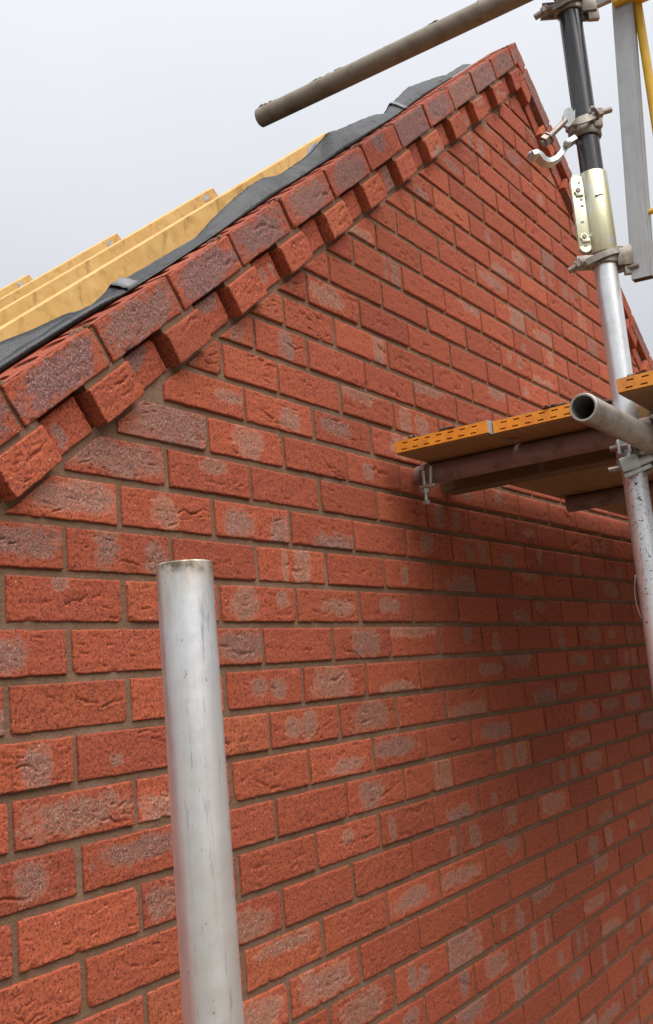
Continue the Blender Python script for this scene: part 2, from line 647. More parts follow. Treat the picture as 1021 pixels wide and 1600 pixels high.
ORANGE = worn_paint('orange_band_paint', (0.80, 0.29, 0.018), (0.68, 0.22, 0.016), (0.20, 0.12, 0.08), (0.36, 0.15, 0.04))
DARK = plain('painted_void_shade', (0.02, 0.014, 0.01), (0.035, 0.02, 0.014), 30, 0.9, 0.0, 0.1)  # near-black colour painted in for the shade inside openings
BOARD = timber_material('weathered_board', (0.30, 0.175, 0.075), (0.21, 0.115, 0.05), (0.08, 0.04, 0.02), (0.07, 1, 1))
BATTENM = timber_material('old_batten', (0.16, 0.095, 0.05), (0.10, 0.06, 0.035), (0.05, 0.03, 0.02), (1, .07, 1))
RAFTER = timber_material('yellow_treated_timber', (0.67, 0.41, 0.145), (0.53, 0.29, 0.080), (0.20, 0.08, 0.025), (.12, 1, .16), 0.6, True)
FELT = plain('black_membrane', (0.005, 0.0053, 0.006), (0.012, 0.0125, 0.0145), 25, 0.40, 0.0, 0.4, 0.004, spec=0.36)
DPC = plain('grey_dpc', (0.36, 0.35, 0.42), (0.30, 0.29, 0.34), 30, 0.6, 0.0, 0.1)
PLATE = plain('nail_plate_zinc', (0.50, 0.46, 0.40), (0.36, 0.32, 0.27), 60, 0.45, 0.5, 0.2)
GROUND = plain('site_mud', (0.09, 0.065, 0.045), (0.15, 0.115, 0.08), 1.3, 0.95, 0, 0.5, 0.05, spec=0.1, fine=8)

# ------------------------------------------------------------------ ground
g = mesh_obj('ground', [(-400, -400, -5.2), (400, -400, -5.2), (400, 400, -5.2), (-400, 400, -5.2)], [(0, 1, 2, 3)], GROUND,
             kind='structure', smooth=False, origin=(0, 0, -5.2))

# ------------------------------------------------------------------ gable wall
TH = R_(37.1)
SV = np.array([math.cos(TH), 0, math.sin(TH)])        # up the left rake
NV = np.array([-math.sin(TH), 0, math.cos(TH)])       # square to the left rake
APX = np.array([1.975, 0.0, 2.0])
FACE = -0.022                                         # front of verge and dentil bricks
HALF = 3.9
ZBOT = -5.2
TAN = math.tan(TH)
wall = empty('gable_wall', (APX[0], 0, ZBOT), 'red brick gable end wall with a toothed dentil verge rising to a point',
             'brick wall')


def rake_z(x, h):
    """height of the line lying h (square to the rake) from the top of the verge, at x"""
    return APX[2] - abs(x - APX[0]) * TAN + h / math.cos(TH)


KISS = {(1, -1): [(.35, .6, .11, .5), (.85, .35, .1, .4)], (1, -3): [(.6, .6, .33, .33)], (0, -2): [(.45, .88, .06, .14)],
        (-1, -3): [(.55, .45, .11, .33)], (-3, -1): [(.33, .35, .06, .12)], (-3, -3): [(.7, .45, .1, .4)],
        (-4, -2): [(.5, .5, .38, .33)], (-5, -1): [(.58, .6, .42, .25)], (-5, -3): [(.65, .5, .12, .35)], (-6, -2): [],
        (-7, -1): [], (-7, -3): [], (-2, -2): [], (-1, -1): [], (0, 0): [], (1, 1): [], (2, 0): [(.45, .45, .12, .35)],
        (2, 2): [(.28, .4, .16, .45), (.85, .3, .13, .4)], (3, 1): [(.55, .75, .15, .18)], (4, 0): [(.62, .5, .5, .7)],
        (3, -1): [(.5, .5, .4, .38)], (2, -2): [(.6, .55, .4, .33)], (4, 2): [(.5, .55, .18, .4)], (3, 3): [], (4, 4): [],
        (0, 2): [(.3, .5, .18, .4), (.8, .7, .08, .25)], (-1, 1): [(.75, .5, .25, .35)],
        (-2, 2): [(.4, .55, .1, .25), (.65, .5, .1, .25)], (-2, 4): [(.42, .5, .28, .4)], (-3, 1): [], (-3, 3): [(.3, .5, .1, .3), (.55, .5, .1, .36)],
        (-1, 5): [(.42, .5, .12, .4), (.65, .5, .12, .4)], (-1, 3): [], (-4, 2): [], (-5, 3): [], (-6, 2): [], (-7, 3): [],
        (-9, 3): [(.5, .5, .35, .4)], (-10, 4): [(.5, .5, .36, .36)], (-8, 4): [], (-8, 2): [(.5, .75, .3, .2)],
        (-4, 4): [(.55, .35, .25, .2)], (-3, 5): [(.5, .5, .28, .36)], (-5, 5): [(.4, .45, .2, .35)], (5, 3): [(.65, .4, .15, .3)],
        (6, 2): [], (6, 4): [], (7, 3): [(.6, .5, .14, .4)]}


def kiss_field(X, Z, x0, x1, z0, z1, ells, seed):
    k = np.zeros_like(X)
    for (cx, cz, rx, rz) in ells:
        ex = (X - (x0 + (x1 - x0) * cx)) / max(rx * (x1 - x0), 1e-4)
        ez = (Z - (z0 + (z1 - z0) * cz)) / max(rz * (z1 - z0), 1e-4)
        d = (np.abs(ex) ** 2.6 + np.abs(ez) ** 2.6) ** (1 / 2.6) + (fbm(X * 190, Z * 190, seed) - .5) * 0.9 \
            + (fbm(X * 38, Z * 38, seed + 2, 2) - .5) * 0.8
        k = np.maximum(k, np.clip((1.30 - d) / 0.62, 0, 1))
    return k


def random_kiss(r, p):
    if r.random() > p:
        return []
    q = r.random()
    if q < .30:
        e = [(r.uniform(.15, .85), r.uniform(.3, .7), r.uniform(.05, .17), r.uniform(.15, .42))]
    elif q < .50:
        e = [(r.uniform(.35, .65), r.uniform(.4, .6), r.uniform(.22, .40), r.uniform(.20, .38))]
    elif q < .66:
        a = r.uniform(.15, .45)
        e = [(a, r.uniform(.4, .6), r.uniform(.05, .13), r.uniform(.2, .5)), (a + r.uniform(.2, .45), r.uniform(.35, .65), r.uniform(.04, .13), r.uniform(.15, .5))]
    elif q < .72:
        a = r.uniform(.1, .9)
        e = [(a, .5, r.uniform(.05, .13), .9)]                       # streak over the whole height
        if r.random() < .4:
            e.append((a + r.choice((-1, 1)) * r.uniform(.2, .3), .5, r.uniform(.03, .08), .8))
    elif q < .94:
        e = [(r.uniform(.2, .8), r.choice((.05, .95)), r.uniform(.15, .4), r.uniform(.25, .5))]     # along an edge
    else:
        e = [(r.choice((.15, .85)), .5, r.uniform(.25, .5), .9)]
    return e


def crease_depth(X, Z, x0, x1, z0, z1, res, r, many=1.0):
    """folds and drag nicks of the rustic face, as depth into the brick"""
    D = np.zeros_like(X)
    L = x1 - x0
    H = z1 - z0
    segs = []
    big = 0
    q = r.random()
    if q < .55 * many:
        big = 1
    if q < .16 * many:
        big = 2
    for _ in range(big):
        n = r.randint(4, 7)
        ln = r.choice((r.uniform(.018, .05), r.uniform(.04, .10)))
        x = r.uniform(x0 + .02, max(x0 + .021, x1 - .02 - ln * .6))
        z = r.uniform(z0 + H * .25, z0 + H * .8)
        s = r.uniform(-.35, .25)
        for k in range(n):
            xn = x + ln / n
            s2 = s + r.uniform(-.55, .55)
            zn = z + s2 * ln / n
            segs.append((x, z, xn, zn, r.uniform(.0032, .0070) * math.sin(math.pi * (k + .7) / (n + .4)), r.uniform(.0010, .0017)))
            x, z = xn, zn
            if r.random() < .12:
                x += .008
                z -= .006
    for _ in range(int(r.uniform(1, 14) * many)):
        ln = r.uniform(.004, .020)
        x = r.uniform(x0 + .006, x1 - .02)
        z = r.uniform(z0 + .006, z1 - .006)
        segs.append((x, z, x + ln, z + r.uniform(-.3, .3) * ln, r.uniform(.0012, .0034), r.uniform(.0008, .0013)))
    for (a, b, c, d, dep, wd) in segs:
        wd = max(wd, res * .62)
        m = (X > min(a, c) - .006) & (X < max(a, c) + .006) & (Z > min(b, d) - .006) & (Z < max(b, d) + .006)
        if not m.any():
            continue
        px = X[m]
        pz = Z[m]
        vx, vz = c - a, d - b
        t = np.clip(((px - a) * vx + (pz - b) * vz) / (vx * vx + vz * vz + 1e-12), 0, 1)
        dx = px - a - t * vx
        dz = pz - b - t * vz
        dd = np.sqrt(dx * dx + dz * dz)
        g = dep * np.exp(-(dd / wd) ** 2)
        lip = -0.32 * dep * np.exp(-(((dz + 2.2 * wd)) / (1.6 * wd)) ** 2) * (dd < 5 * wd)   # torn lip under the fold
        D[m] = np.maximum(D[m], g) + lip * .5
    return D


def brick_front(z0, z1, xl, xr, res, seed, ells, yf=0.0, back=0.016, many=1.0, hue=None, flat=False, pale=1.0):
    """one brick face (any convex shape with level top and bottom) with rounded arrises, creases and kiss marks.
    xl, xr: functions of z.  Returns verts, quads, attributes"""
    r = random.Random(seed)
    H = z1 - z0
    Lmax = max(xr(z0) - xl(z0), xr(z1) - xl(z1))
    e = 0.0012
    nz = max(2, int(H / res))
    nx = max(2, int(Lmax / res))
    ez = min(e / H, .2)
    ex = min(e / Lmax, .2)
    T = np.concatenate([[0, 0], [ez], np.linspace(ez, 1 - ez, nz + 1)[1:-1], [1 - ez], [1, 1]])
    S = np.concatenate([[0, 0], [ex], np.linspace(ex, 1 - ex, nx + 1)[1:-1], [1 - ex], [1, 1]])
    nT, nS = len(T), len(S)
    Z = np.repeat((z0 + H * T)[:, None], nS, 1)
    XL = np.array([xl(z) for z in Z[:, 0]])
    XR = np.array([xr(z) for z in Z[:, 0]])
    X = XL[:, None] + (XR - XL)[:, None] * S[None, :]
    x0, x1 = XL.min(), XR.max()
    kz = kiss_field(X, Z, x0, x1, z0, z1, ells, seed) if ells else np.zeros_like(X)
    so_ = seed * 3.17
    if flat:
        Y = np.zeros_like(X)
    else:
        Y = (fbm(X * 34 + so_, Z * 95, seed) - .5) * 0.0018 + (vnoise(X * 210, Z * 260, seed + 5) - .5) * 0.0008
        Y += crease_depth(X, Z, x0, x1, z0, z1, res, r, many)
        Y += kz * (vnoise(X * 330, Z * 330, seed + 9) - .5) * 0.0012
    Y += r.uniform(-.0012, .0012) + (X - x0) * r.uniform(-.006, .006)
    if not flat:                        # knocked corners
        for (cx_, cz_) in ((x0, z0), (x1, z0), (x0, z1), (x1, z1)):
            if r.random() < .22:
                rad = r.uniform(.004, .012)
                dd = np.hypot(X - cx_, Z - cz_) + (vnoise(X * 240, Z * 240, seed + 77) - .5) * .004
                Y += np.clip(rad - dd, 0, None) * .55
        for _ in range(r.randint(0, 3)):          # chipped arrises
            ez_ = r.choice((z0, z1))
            cx_ = r.uniform(x0, x1)
            rad = r.uniform(.003, .007)
            dd = np.hypot((X - cx_) * .6, Z - ez_) + (vnoise(X * 240, Z * 240, seed + 78) - .5) * .003
            Y += np.clip(rad - dd, 0, None) * .5
    ring = np.minimum(np.minimum(np.arange(nT)[:, None], nT - 1 - np.arange(nT)[:, None]),
                      np.minimum(np.arange(nS)[None, :], nS - 1 - np.arange(nS)[None, :]))
    ch = vnoise(X * 110 + 7, Z * 110, seed + 3)
    Y = np.where(ring == 1, np.clip(Y, 0, None) + 0.0009 + 0.0013 * ch, Y)
    Y = np.where(ring == 0, back, Y)
    wob = 0.0021 if not flat else 0.0006
    X = X + (fbm(Z * 45 + so_, X * 45, seed + 21, 2) - .5) * wob
    Z = Z + (fbm(X * 45 + so_, Z * 45, seed + 31, 2) - .5) * wob
    V = np.stack([X, Y + yf, Z], -1).reshape(-1, 3)
    idx = np.arange(nT * nS).reshape(nT, nS)
    F = np.stack([idx[:-1, :-1], idx[:-1, 1:], idx[1:, 1:], idx[1:, :-1]], -1).reshape(-1, 4)
    hu = r.betavariate(2.2, 2.2) if hue is None else hue
    at = np.stack([np.full(X.shape, hu), kz, np.full(X.shape, r.random()), np.full(X.shape, pale)], -1).reshape(-1, 4)
    return V, F, at


FIELD_H = -0.1490           # field brickwork is cut to this line under the dentils
JT = 0.0115
Vs, Fs, As = [], [], []
off = 0
for k in range(int(ZBOT / .075), 28):
    z0 = k * .075 + JT / 2
    z1 = (k + 1) * .075 - JT / 2
    u0 = -24 if k % 2 == 0 else -25
    for u in range(u0, 60, 2):
        rr = random.Random(k * 977 + u * 131)
        xa = u * .1125 + JT / 2 + rr.uniform(-.0015, .0015)
        xb = (u + 2) * .1125 - JT / 2 + rr.uniform(-.0015, .0015)
        xa = max(xa, APX[0] - HALF)
        xb = min(xb, APX[0] + HALF)
        if xb - xa < .03:
            continue
        # cut to the rakes
        def lim(z):
            return (APX[2] + FIELD_H / math.cos(TH) - z) / TAN          # half width of the field at z
        if lim(z0) <= 0.012:
            continue
        # near the left rake the mason shifted three perpends (cut pieces)
        shift = {(6, 0): .055, (6, 2): 0.0, (7, 1): .045, (8, 2): .040, (9, 3): .018}.get((k, u), 0.0)
        shl = {(6, 2): .055, (7, 3): .045, (8, 4): .040, (9, 5): .018}.get((k, u), 0.0)
        xb += shift
        xa += shl
        cz = (z0 + z1) / 2
        vis = (-.75 < xa < 3.4) and cz > -1.5
        dist = math.dist(((xa + xb) / 2, 0, cz), CAM)
        res = (0.0019 if dist < 1.75 else 0.0027 if dist < 2.2 else 0.0042 if dist < 3.0 else 0.006) if vis else 0.03

        def xl(z, xa=xa):
            return max(xa, APX[0] - lim(z))

        def xr(z, xb=xb):
            return min(xb, APX[0] + lim(z))
        w0, w1 = xr(z0) - xl(z0), xr(z1) - xl(z1)
        if w0 < .034:
            continue
        zt = z1
        if w1 < .004:                         # triangle: lower the top until the piece still has width
            while zt > z0 + .012 and xr(zt) - xl(zt) < .004:
                zt -= .002
            if zt <= z0 + .013:
                continue
        seed = (k + 200) * 613 + (u + 100) * 29
        ells = KISS.get((k, u))
        if ells is None:
            ells = random_kiss(rr, .70 if (k < 0) else (.48 if k < 6 else .34)) if vis else []
        V, F, at = brick_front(z0, zt, xl, xr, res, seed, ells, flat=not vis, many=1.0 if dist < 2.3 else .7, pale=rr.uniform(.4, 1.0))
        Vs.append(V)
        Fs.append(F + off)
        As.append(at)
        off += len(V)
brickwork = mesh_obj('brickwork', np.concatenate(Vs), np.concatenate(Fs), BRICK, wall, attr=np.concatenate(As))


# mortar body of the wall, set back behind the brick faces, with the joints' own roughness
def poly_prism(pts, y0, y1):
    m = MB()
    n = len(pts)
    m.add([(x, y0, z) for x, z in pts] + [(x, y1, z) for x, z in pts],
          [tuple(range(n)), tuple(reversed(range(n, 2 * n)))] + [(i, i + n, (i + 1) % n + n, (i + 1) % n) for i in range(n)])
    return m


mz = rake_z(APX[0] - HALF, -.1335)
pts = [(APX[0] - HALF + .003, ZBOT), (APX[0] + HALF - .003, ZBOT), (APX[0] + HALF - .003, mz), (APX[0], rake_z(APX[0], -.1335)), (APX[0] - HALF + .003, mz)]
m = poly_prism(pts, 0.0044, 0.30)
m.build('mortar_joint', MORTAR, wall)

# ------------------------------------------------------------------ verge: brick on bed along the rake, dentils under it
T_TOP, J1, T_DEN = 0.066, 0.011, 0.0595
N_D0 = -(T_TOP + J1)               # top of the dentils
N_D1 = N_D0 - T_DEN                # bottom of the dentils


def local_brick(L, H, D, res, seed, ells, many, yf, holes=False, hue=None, pale=1.0):
    """brick with its front on the plane y=yf; x 0..L along the rake, z 0..H square to it"""
    V, F, at = brick_front(0, H, lambda z: 0.0, lambda z: L, res, seed, ells, yf=yf, back=D, many=many, hue=hue, pale=pale)
    V = [tuple(p) for p in V]
    F = [tuple(q) for q in F]
    at = list(map(tuple, at))
    hu, va = at[0][0], at[0][2]
    n = len(V)
    if holes:
        nS = max(2, int(L / res)) + 5
        F = F[:-(nS - 1)]        # the bed face is rebuilt with its perforations
        y0, y1 = yf + .0022, yf + D
        outer = [Vector((0.0015, y0, H)), Vector((L - .0015, y0, H)), Vector((L - .0015, y1, H)), Vector((0.0015, y1, H))]
        loops = [outer]
        for hx in (L * .18, L * .5, L * .82):
            loops.append([Vector((hx + .019 * math.cos(a) * (1 if abs(math.cos(a)) < .8 else 1), yf + D * .52 + .027 * math.sin(a), H))
                          for a in [2 * math.pi * q / 18 for q in range(18)]])
        tris = tessellate_polygon(loops)
        flat_ = [p for lp in loops for p in lp]
        hz = H + .0006
        V += [(p.x, p.y, hz) for p in flat_]
        F += [tuple(n + i for i in t_) for t_ in tris]
        b = n + 4
        for _ in range(3):
            m0 = len(V)
            for q in range(18):
                p = flat_[b - n + q]
                V.append((p.x, p.y, hz))
            for q in range(18):
                p = flat_[b - n + q]
                V.append((p.x, p.y, hz - .055))
            for q in range(18):
                F.append((m0 + q, m0 + (q + 1) % 18, m0 + 18 + (q + 1) % 18, m0 + 18 + q))
            F.append(tuple(m0 + 18 + q for q in range(18)))
            b += 18
        at += [(hu, 0, va, 1)] * (len(V) - n)
    return V, F, at


def place_brick(name, V, F, at, s_low, n_low, side, clip=True):
    """s_low: distance from the apex (down the rake) of the brick's lower end; side -1 left rake, +1 right rake"""
    bm = bmesh.new()
    lay = bm.verts.layers.float_color.new('bt')
    vs = []
    for p, a in zip(V, at):
        if side < 0:
            P = APX - SV * (s_low - p[0]) + NV * (n_low + p[2])
            P = (P[0], p[1], P[2])
        else:
            P = APX - SV * (s_low - p[0]) + NV * (n_low + p[2])
            P = (2 * APX[0] - P[0], p[1], P[2])
        q = bm.verts.new(P)
        q[lay] = a
        vs.append(q)
    for f in F:
        f = f if side < 0 else tuple(reversed(f))
        if len(set(f)) >= 3:
            try:
                fc = bm.faces.new([vs[i] for i in f])
                fc.smooth = True
            except ValueError:
                pass
    if clip and s_low - max(p[0] for p in V) < 0.10:
        geom = list(bm.verts) + list(bm.edges) + list(bm.faces)
        bmesh.ops.bisect_plane(bm, geom=geom, plane_co=(APX[0] + side * 0.0012, 0, 0), plane_no=(-side, 0, 0), clear_outer=True)
    if not bm.faces:
        bm.free()
        return None
    org = Vector(base_of(wall))
    for q in bm.verts:
        q.co -= org
    me = bpy.data.meshes.new(name)
    bm.to_mesh(me)
    bm.free()
    me.materials.append(BRICK)
    for f in me.polygons:
        if len(f.vertices) > 4:
            f.use_smooth = False
    o = bpy.data.objects.new(name, me)
    col.objects.link(o)
    o.parent = wall
    return o


PITCH = 0.2235
J0 = 0.0935
vm = MB()           # mortar of the verge


def slab(side, s0, s1, n0, n1, y0, y1):
    P = []
    for y in (y0, y1):
        for (s, n) in ((s1, n0), (s0, n0), (s0, n1), (s1, n1)):
            q = APX - SV * s + NV * n
            x = q[0] if side < 0 else 2 * APX[0] - q[0]
            P.append((x, y, q[2]))
    vm.add(P, [(0, 1, 2, 3), (7, 6, 5, 4), (0, 4, 5, 1), (1, 5, 6, 2), (2, 6, 7, 3), (3, 7, 4, 0)])


SMAX = HALF / math.cos(TH)
for side in (-1, 1):
    far = 0.0045 if side < 0 else 0.006
    # the small piece at the apex, then full bricks down the rake
    k = -1
    while True:
        s_a = J0 + PITCH * k + .005
        s_b = J0 + PITCH * (k + 1) - .005
        if s_b > SMAX:
            break
        seed = 5000 + k * 37 + (0 if side < 0 else 1500)
        rr = random.Random(seed)
        d = math.dist(CAM, tuple(APX - SV * s_b)) if side < 0 else 4
        res = 0.0019 if d < 1.8 else 0.003 if d < 2.6 else 0.005
        if s_b > 3.2 or (side > 0 and s_b > 2.4):
            res = .02
        big = rr.random()
        if side < 0 and k in (8, 10, 11, 12):        # the burnt, mauve-faced bricks nearest the camera
            big = .3
        ells = [(.5, .5, .43, .42)] if big < .66 else [(.5, .5, .55, .7)] if big < .84 else random_kiss(rr, .7)
        V, F, at = local_brick(s_b - s_a, T_TOP, .100, res, seed, ells, .6, FACE, holes=True, hue=rr.uniform(.1, .6), pale=rr.uniform(0, .35))
        place_brick('verge_brick', V, F, at, s_b, -T_TOP, side)
        # dentil straddling the joint below this brick
        dl = J0 + PITCH * (k + 1) + .075
        rr2 = random.Random(seed + 7)
        V, F, at = local_brick(.1085, T_DEN, .100, res, seed + 3, [] if k > 5 else random_kiss(rr2, .3), 1.6, FACE - .001 + rr2.uniform(-.001, .001),
                               hue=rr2.uniform(.3, .95), pale=rr2.uniform(0, .7))
        place_brick('dentil_brick', V, F, at, dl, N_D1, side)
        V, F, at = local_brick(.0980, T_DEN + .001, .100, res, seed + 11, random_kiss(rr2, .55), 0.8, -0.0025, hue=rr2.uniform(0, .5), pale=rr2.uniform(0, .6))
        place_brick('recessed_brick', V, F, at, dl + .1120, N_D1 + .001, side)
        # bedding between top brick and dentil
        slab(side, max(dl - .1075, .012), dl - .001, N_D0 - .004, -T_TOP + .003, FACE + .005, .07)
        k += 1
    slab(side, 0.006, SMAX - .03, -T_TOP + .004, -.0035, FACE + .0055, .074)           # head joints of the verge
    slab(side, 0.115, SMAX - .03, N_D1 + .002, -T_TOP + .006, 0.0240, .071)            # behind the dentils
for k in range(0, 13):
    if k % 3 == 1:
        continue
    for q in range(5):
        sj = J0 + PITCH * k + rnd.uniform(-.012, .012) + (.012 if k % 2 else -.004)
        p = APX - SV * sj + NV * .0012
        vm.blob((p[0], FACE + rnd.uniform(.004, .03), p[2]), SV, rnd.uniform(.005, .011), rnd.uniform(.003, .006), rnd.uniform(.002, .0045), 700 + k * 9 + q, .4)
vm.build('verge_mortar', MORTAR, wall)

# ------------------------------------------------------------------ roof trusses behind the gable
RG = 'bare roof trusses behind the gable'
RIDGE_X, RIDGE_Z = 1.953, 1.945
TLAB = ['nearest yellow timber roof truss, right behind the black membrane',
        'yellow timber roof truss second from the gable wall',
        'yellow timber roof truss third from the gable wall',
        'farthest yellow timber roof truss, only a corner showing at the left']
for i, (ty, rz) in enumerate(((0.756, 1.965), (1.332, 1.948), (1.893, 1.934), (2.487, 1.924))):
    t = empty('roof_truss', (RIDGE_X, ty, -0.95), TLAB[i], 'roof truss', RG)
    dpt, thk = 0.097, 0.036
    for sd in (-1, 1):
        L = 4.75
        d = np.array([sd * math.cos(TH), 0, -math.sin(TH)])
        nrm = np.array([sd * math.sin(TH), 0, math.cos(TH)])
        top = np.array([RIDGE_X, ty, rz])
        if sd > 0:
            top = top + np.array([0.002, 0, 0])
        P = []
        for yy in (0, thk):
            o_ = np.array([0, yy, 0])
            P += [top + o_, top + d * L + o_, top + d * L - nrm * dpt + o_, top - np.array([0, 0, dpt / math.cos(TH)]) + o_]
        mb = MB()
        mb.add(P, [(0, 1, 2, 3), (7, 6, 5, 4), (0, 4, 5, 1), (1, 5, 6, 2), (2, 6, 7, 3), (3, 7, 4, 0)])
        r = mb.build('rafter', RAFTER, t)
        bev = r.modifiers.new('bevel', 'BEVEL')
        bev.width = .0025
        bev.segments = 1
    nd = MB()
    a = np.array([RIDGE_X - .050, ty - .0004, rz - .066])
    nd.box(a, .020, .0005, .010, (SV, (0, 1, 0), NV))
    nd.build('nail_plate', PLATE, t)
    b = MB()
    b.box((RIDGE_X, ty + thk / 2, rz - 2.78), 3.55, thk / 2 - .001, .048)
    b.build('ceiling_tie', RAFTER, t)

# ------------------------------------------------------------------ black membrane lapped over the back of the verge
tab = sorted([(3.6, .045), (2.9, .048), (2.627, .048), (2.557, .037), (2.461, .028), (2.413, .020), (2.371, .0135), (2.239, .009), (2.126, .007), (2.074, .0075),
              (1.981, .0231), (1.919, .0311), (1.809, .0402), (1.733, .0398), (1.66, .0269), (1.503, .0298), (1.389, .0482), (1.338, .0402),
              (1.178, .0298), (1.09, .0263), (1.005, .0155), (.969, .0253), (.849, .0394), (.726, .0512), (.475, .0327), (.306, .0167), (.2, .006)])
ybase = sorted([(3.6, .06), (2.64, .06), (2.5, .05), (2.42, .036), (2.25, .028), (2.06, .034), (1.87, .043), (1.69, .048), (1.51, .042), (1.35, .034), (1.2, .03),
                (1.0, .045), (.71, .068), (.2, .075)])
S_ = np.linspace(.205, 3.6, 240)
H85 = np.interp(S_, [a for a, b in tab], [b for a, b in tab])
YF = np.interp(S_, [a for a, b in ybase], [b for a, b in ybase])
P = []
nsec = 15
for s_, h85, yf in zip(S_, H85, YF):
    q = vnoise(np.array([s_ * 9.0]), np.array([3.0]), 4)[0]
    q2 = vnoise(np.array([s_ * 23.0]), np.array([9.0]), 5)[0]
    q3 = vnoise(np.array([s_ * 47.0]), np.array([5.0]), 6)[0]
    hh = max(.014, h85 + (.085 - (yf + .034)) * .44)
    w_ = .008 * (q2 - .5)
    q4 = vnoise(np.array([s_ * 95.0]), np.array([2.0]), 8)[0]
    w_ = .007 * (q2 - .5) + .004 * (q4 - .5)
    sect = [(yf + .030, .0012), (yf + .006, .0022), (yf + .001, .004), (yf + .006 + w_, .25 * hh), (yf + .013 - w_ * .8, .48 * hh),
            (yf + .021 + w_ * .7, .70 * hh + .003 * (q3 - .5)), (yf + .029 - w_ * .3, .90 * hh), (yf + .0340, hh + .002 * (q4 - .5)), (yf + .0365, .93 * hh), (yf + .048, .60 * hh + .006 * (q - .5)),
            (yf + .072, .25 * hh - .004 * q3), (.15 + yf * .3, -.016 - .012 * q), (.30, -.065 - .02 * q2), (.50, -.085 - .02 * q), (.74, -.125)]
    if s_ > 2.37:                            # gaping: a roll in front, a dark hollow, the raised edge behind
        k_ = min(1.0, (s_ - 2.37) / .07)
        ht2 = float(np.interp(s_, [2.30, 2.38, 2.429, 2.528, 2.60, 3.6], [.004, .008, .0160, .0240, .0340, .036]))
        gap_ = [(yf + .030, .0012), (yf + .008, .002), (yf + .0005, .007), (yf + .003, .013), (yf + .010, .016 + .003 * q3), (yf + .018, .011),
                (yf + .021, -.004), (.086, -.004), (.103, -.002), (.116, ht2 - .010), (.122, ht2), (.130, ht2 - .003), (.17, -.03), (.36, -.075), (.74, -.125)]
        sect = [(a[0] * (1 - k_) + b[0] * k_, a[1] * (1 - k_) + b[1] * k_) for a, b in zip(sect, gap_)]
    for (y, h) in sect:
        p = APX - SV * s_ + NV * h
        P.append((p[0], y, p[2]))
SECT = np.array(P).reshape(len(S_), nsec, 3)
idx = np.arange(len(S_) * nsec).reshape(len(S_), nsec)
F = np.stack([idx[:-1, :-1], idx[:-1, 1:], idx[1:, 1:], idx[1:, :-1]], -1).reshape(-1, 4)
WY_ = np.array([0, 1.0, 0])
memb = empty('roofing_membrane', tuple(APX - SV * 1.9 + np.array([0, .12, 0])), 'black roofing membrane rumpled along the back of the brick verge',
             'membrane')
o = mesh_obj('sheet', np.array(P), F, FELT, memb)
sm = o.modifiers.new('thick', 'SOLIDIFY')
sm.thickness = .0012
# grey damp-proof strip under it and two bands of tape
mb = MB()
sa = MB()
P0, P1 = APX - SV * .18, APX - SV * 3.6
for (y, h0, h1) in ((.0795, -.03, -.0045),):
    pts_ = [P0 + NV * h0, P0 + NV * h1, P1 + NV * h1, P1 + NV * h0]
    mb.add([(p[0], y, p[2]) for p in pts_] + [(p[0], y + .0065, p[2]) for p in pts_],
           [(0, 1, 2, 3), (7, 6, 5, 4), (0, 4, 5, 1), (1, 5, 6, 2), (2, 6, 7, 3), (3, 7, 4, 0)])
mb.build('damp_proof_strip', DPC, memb)
TAPE = plain('grey_tape', (.16, .165, .17), (.11, .115, .12), 40, .55)
for s_, wd_ in ((2.345, .017), (.925, .010)):
    i0 = int(np.argmin(np.abs(S_ - s_)))
    sec_ = SECT[i0][1:11].copy()
    t_ = MB()
    vs_ = []
    for q, p in enumerate(sec_):
        a_ = sec_[min(q + 1, len(sec_) - 1)] - sec_[max(q - 1, 0)]
        nrm = np.cross(SV, a_)
        nrm /= np.linalg.norm(nrm) + 1e-9
        if nrm @ (NV - WY_ * .3) < 0:
            nrm = -nrm
        for dn in (.0025, .0045):
            for ds in (-wd_, wd_):
                vs_.append(p + nrm * dn + SV * ds)
    fs_ = []
    for q in range(len(sec_) - 1):
        o_ = q * 4
        fs_ += [(o_ + 2, o_ + 3, o_ + 7, o_ + 6), (o_, o_ + 4, o_ + 5, o_ + 1), (o_, o_ + 2, o_ + 6, o_ + 4), (o_ + 1, o_ + 5, o_ + 7, o_ + 3)]
    t_.add(vs_, fs_)
    t_.build('tape_band', TAPE, memb, True)
# a loose torn flap standing beside the nearest rafter end
t_ = MB()
c = APX - SV * 1.345 + NV * .022
pts_ = [(c[0] - .028, .16, c[2] - .03), (c[0] + .030, .155, c[2] + .012), (c[0] + .034, .16, c[2] + .050), (c[0] + .004, .165, c[2] + .022)]
t_.add(pts_ + [(x + .001, y + .0015, z) for x, y, z in pts_], [(0, 1, 2, 3), (7, 6, 5, 4), (0, 4, 5, 1), (1, 5, 6, 2), (2, 6, 7, 3), (3, 7, 4, 0)])
t_.build('torn_flap', plain('pale_membrane_back', (.20, .205, .22), (.14, .145, .155), 40, .5), memb)


# ------------------------------------------------------------------ scaffold tubes
RO, RI = .02415, .0200


def tube(name, p, q, mat, label, cat='scaffold tube', group=None, origin=None, seg=40, rings=2, dent=0.0, parent=None):
    p = np.array(p, float)
    q = np.array(q, float)
    L = np.linalg.norm(q - p)
    A, B, X = frame(q - p)
    P, F = [], []
    hs_ = [0, .0012] + list(np.linspace(0, L, rings + 2)[1:-1]) + [L - .0012, L]
    prof = [(h, RO - (.0012 if h in (0, L) else 0)) for h in hs_] + [(L, RI), (max(L - .5, L * .5), RI), (min(.5, L * .5), RI), (0, RI)]
    mb = MB()
    mb.lathe(p, q - p, prof, seg)
    return autosmooth(mb.build(name, mat, parent, True, label=label, cat=cat, group=group, origin=None if parent else tuple(origin if origin is not None else p)), 40)


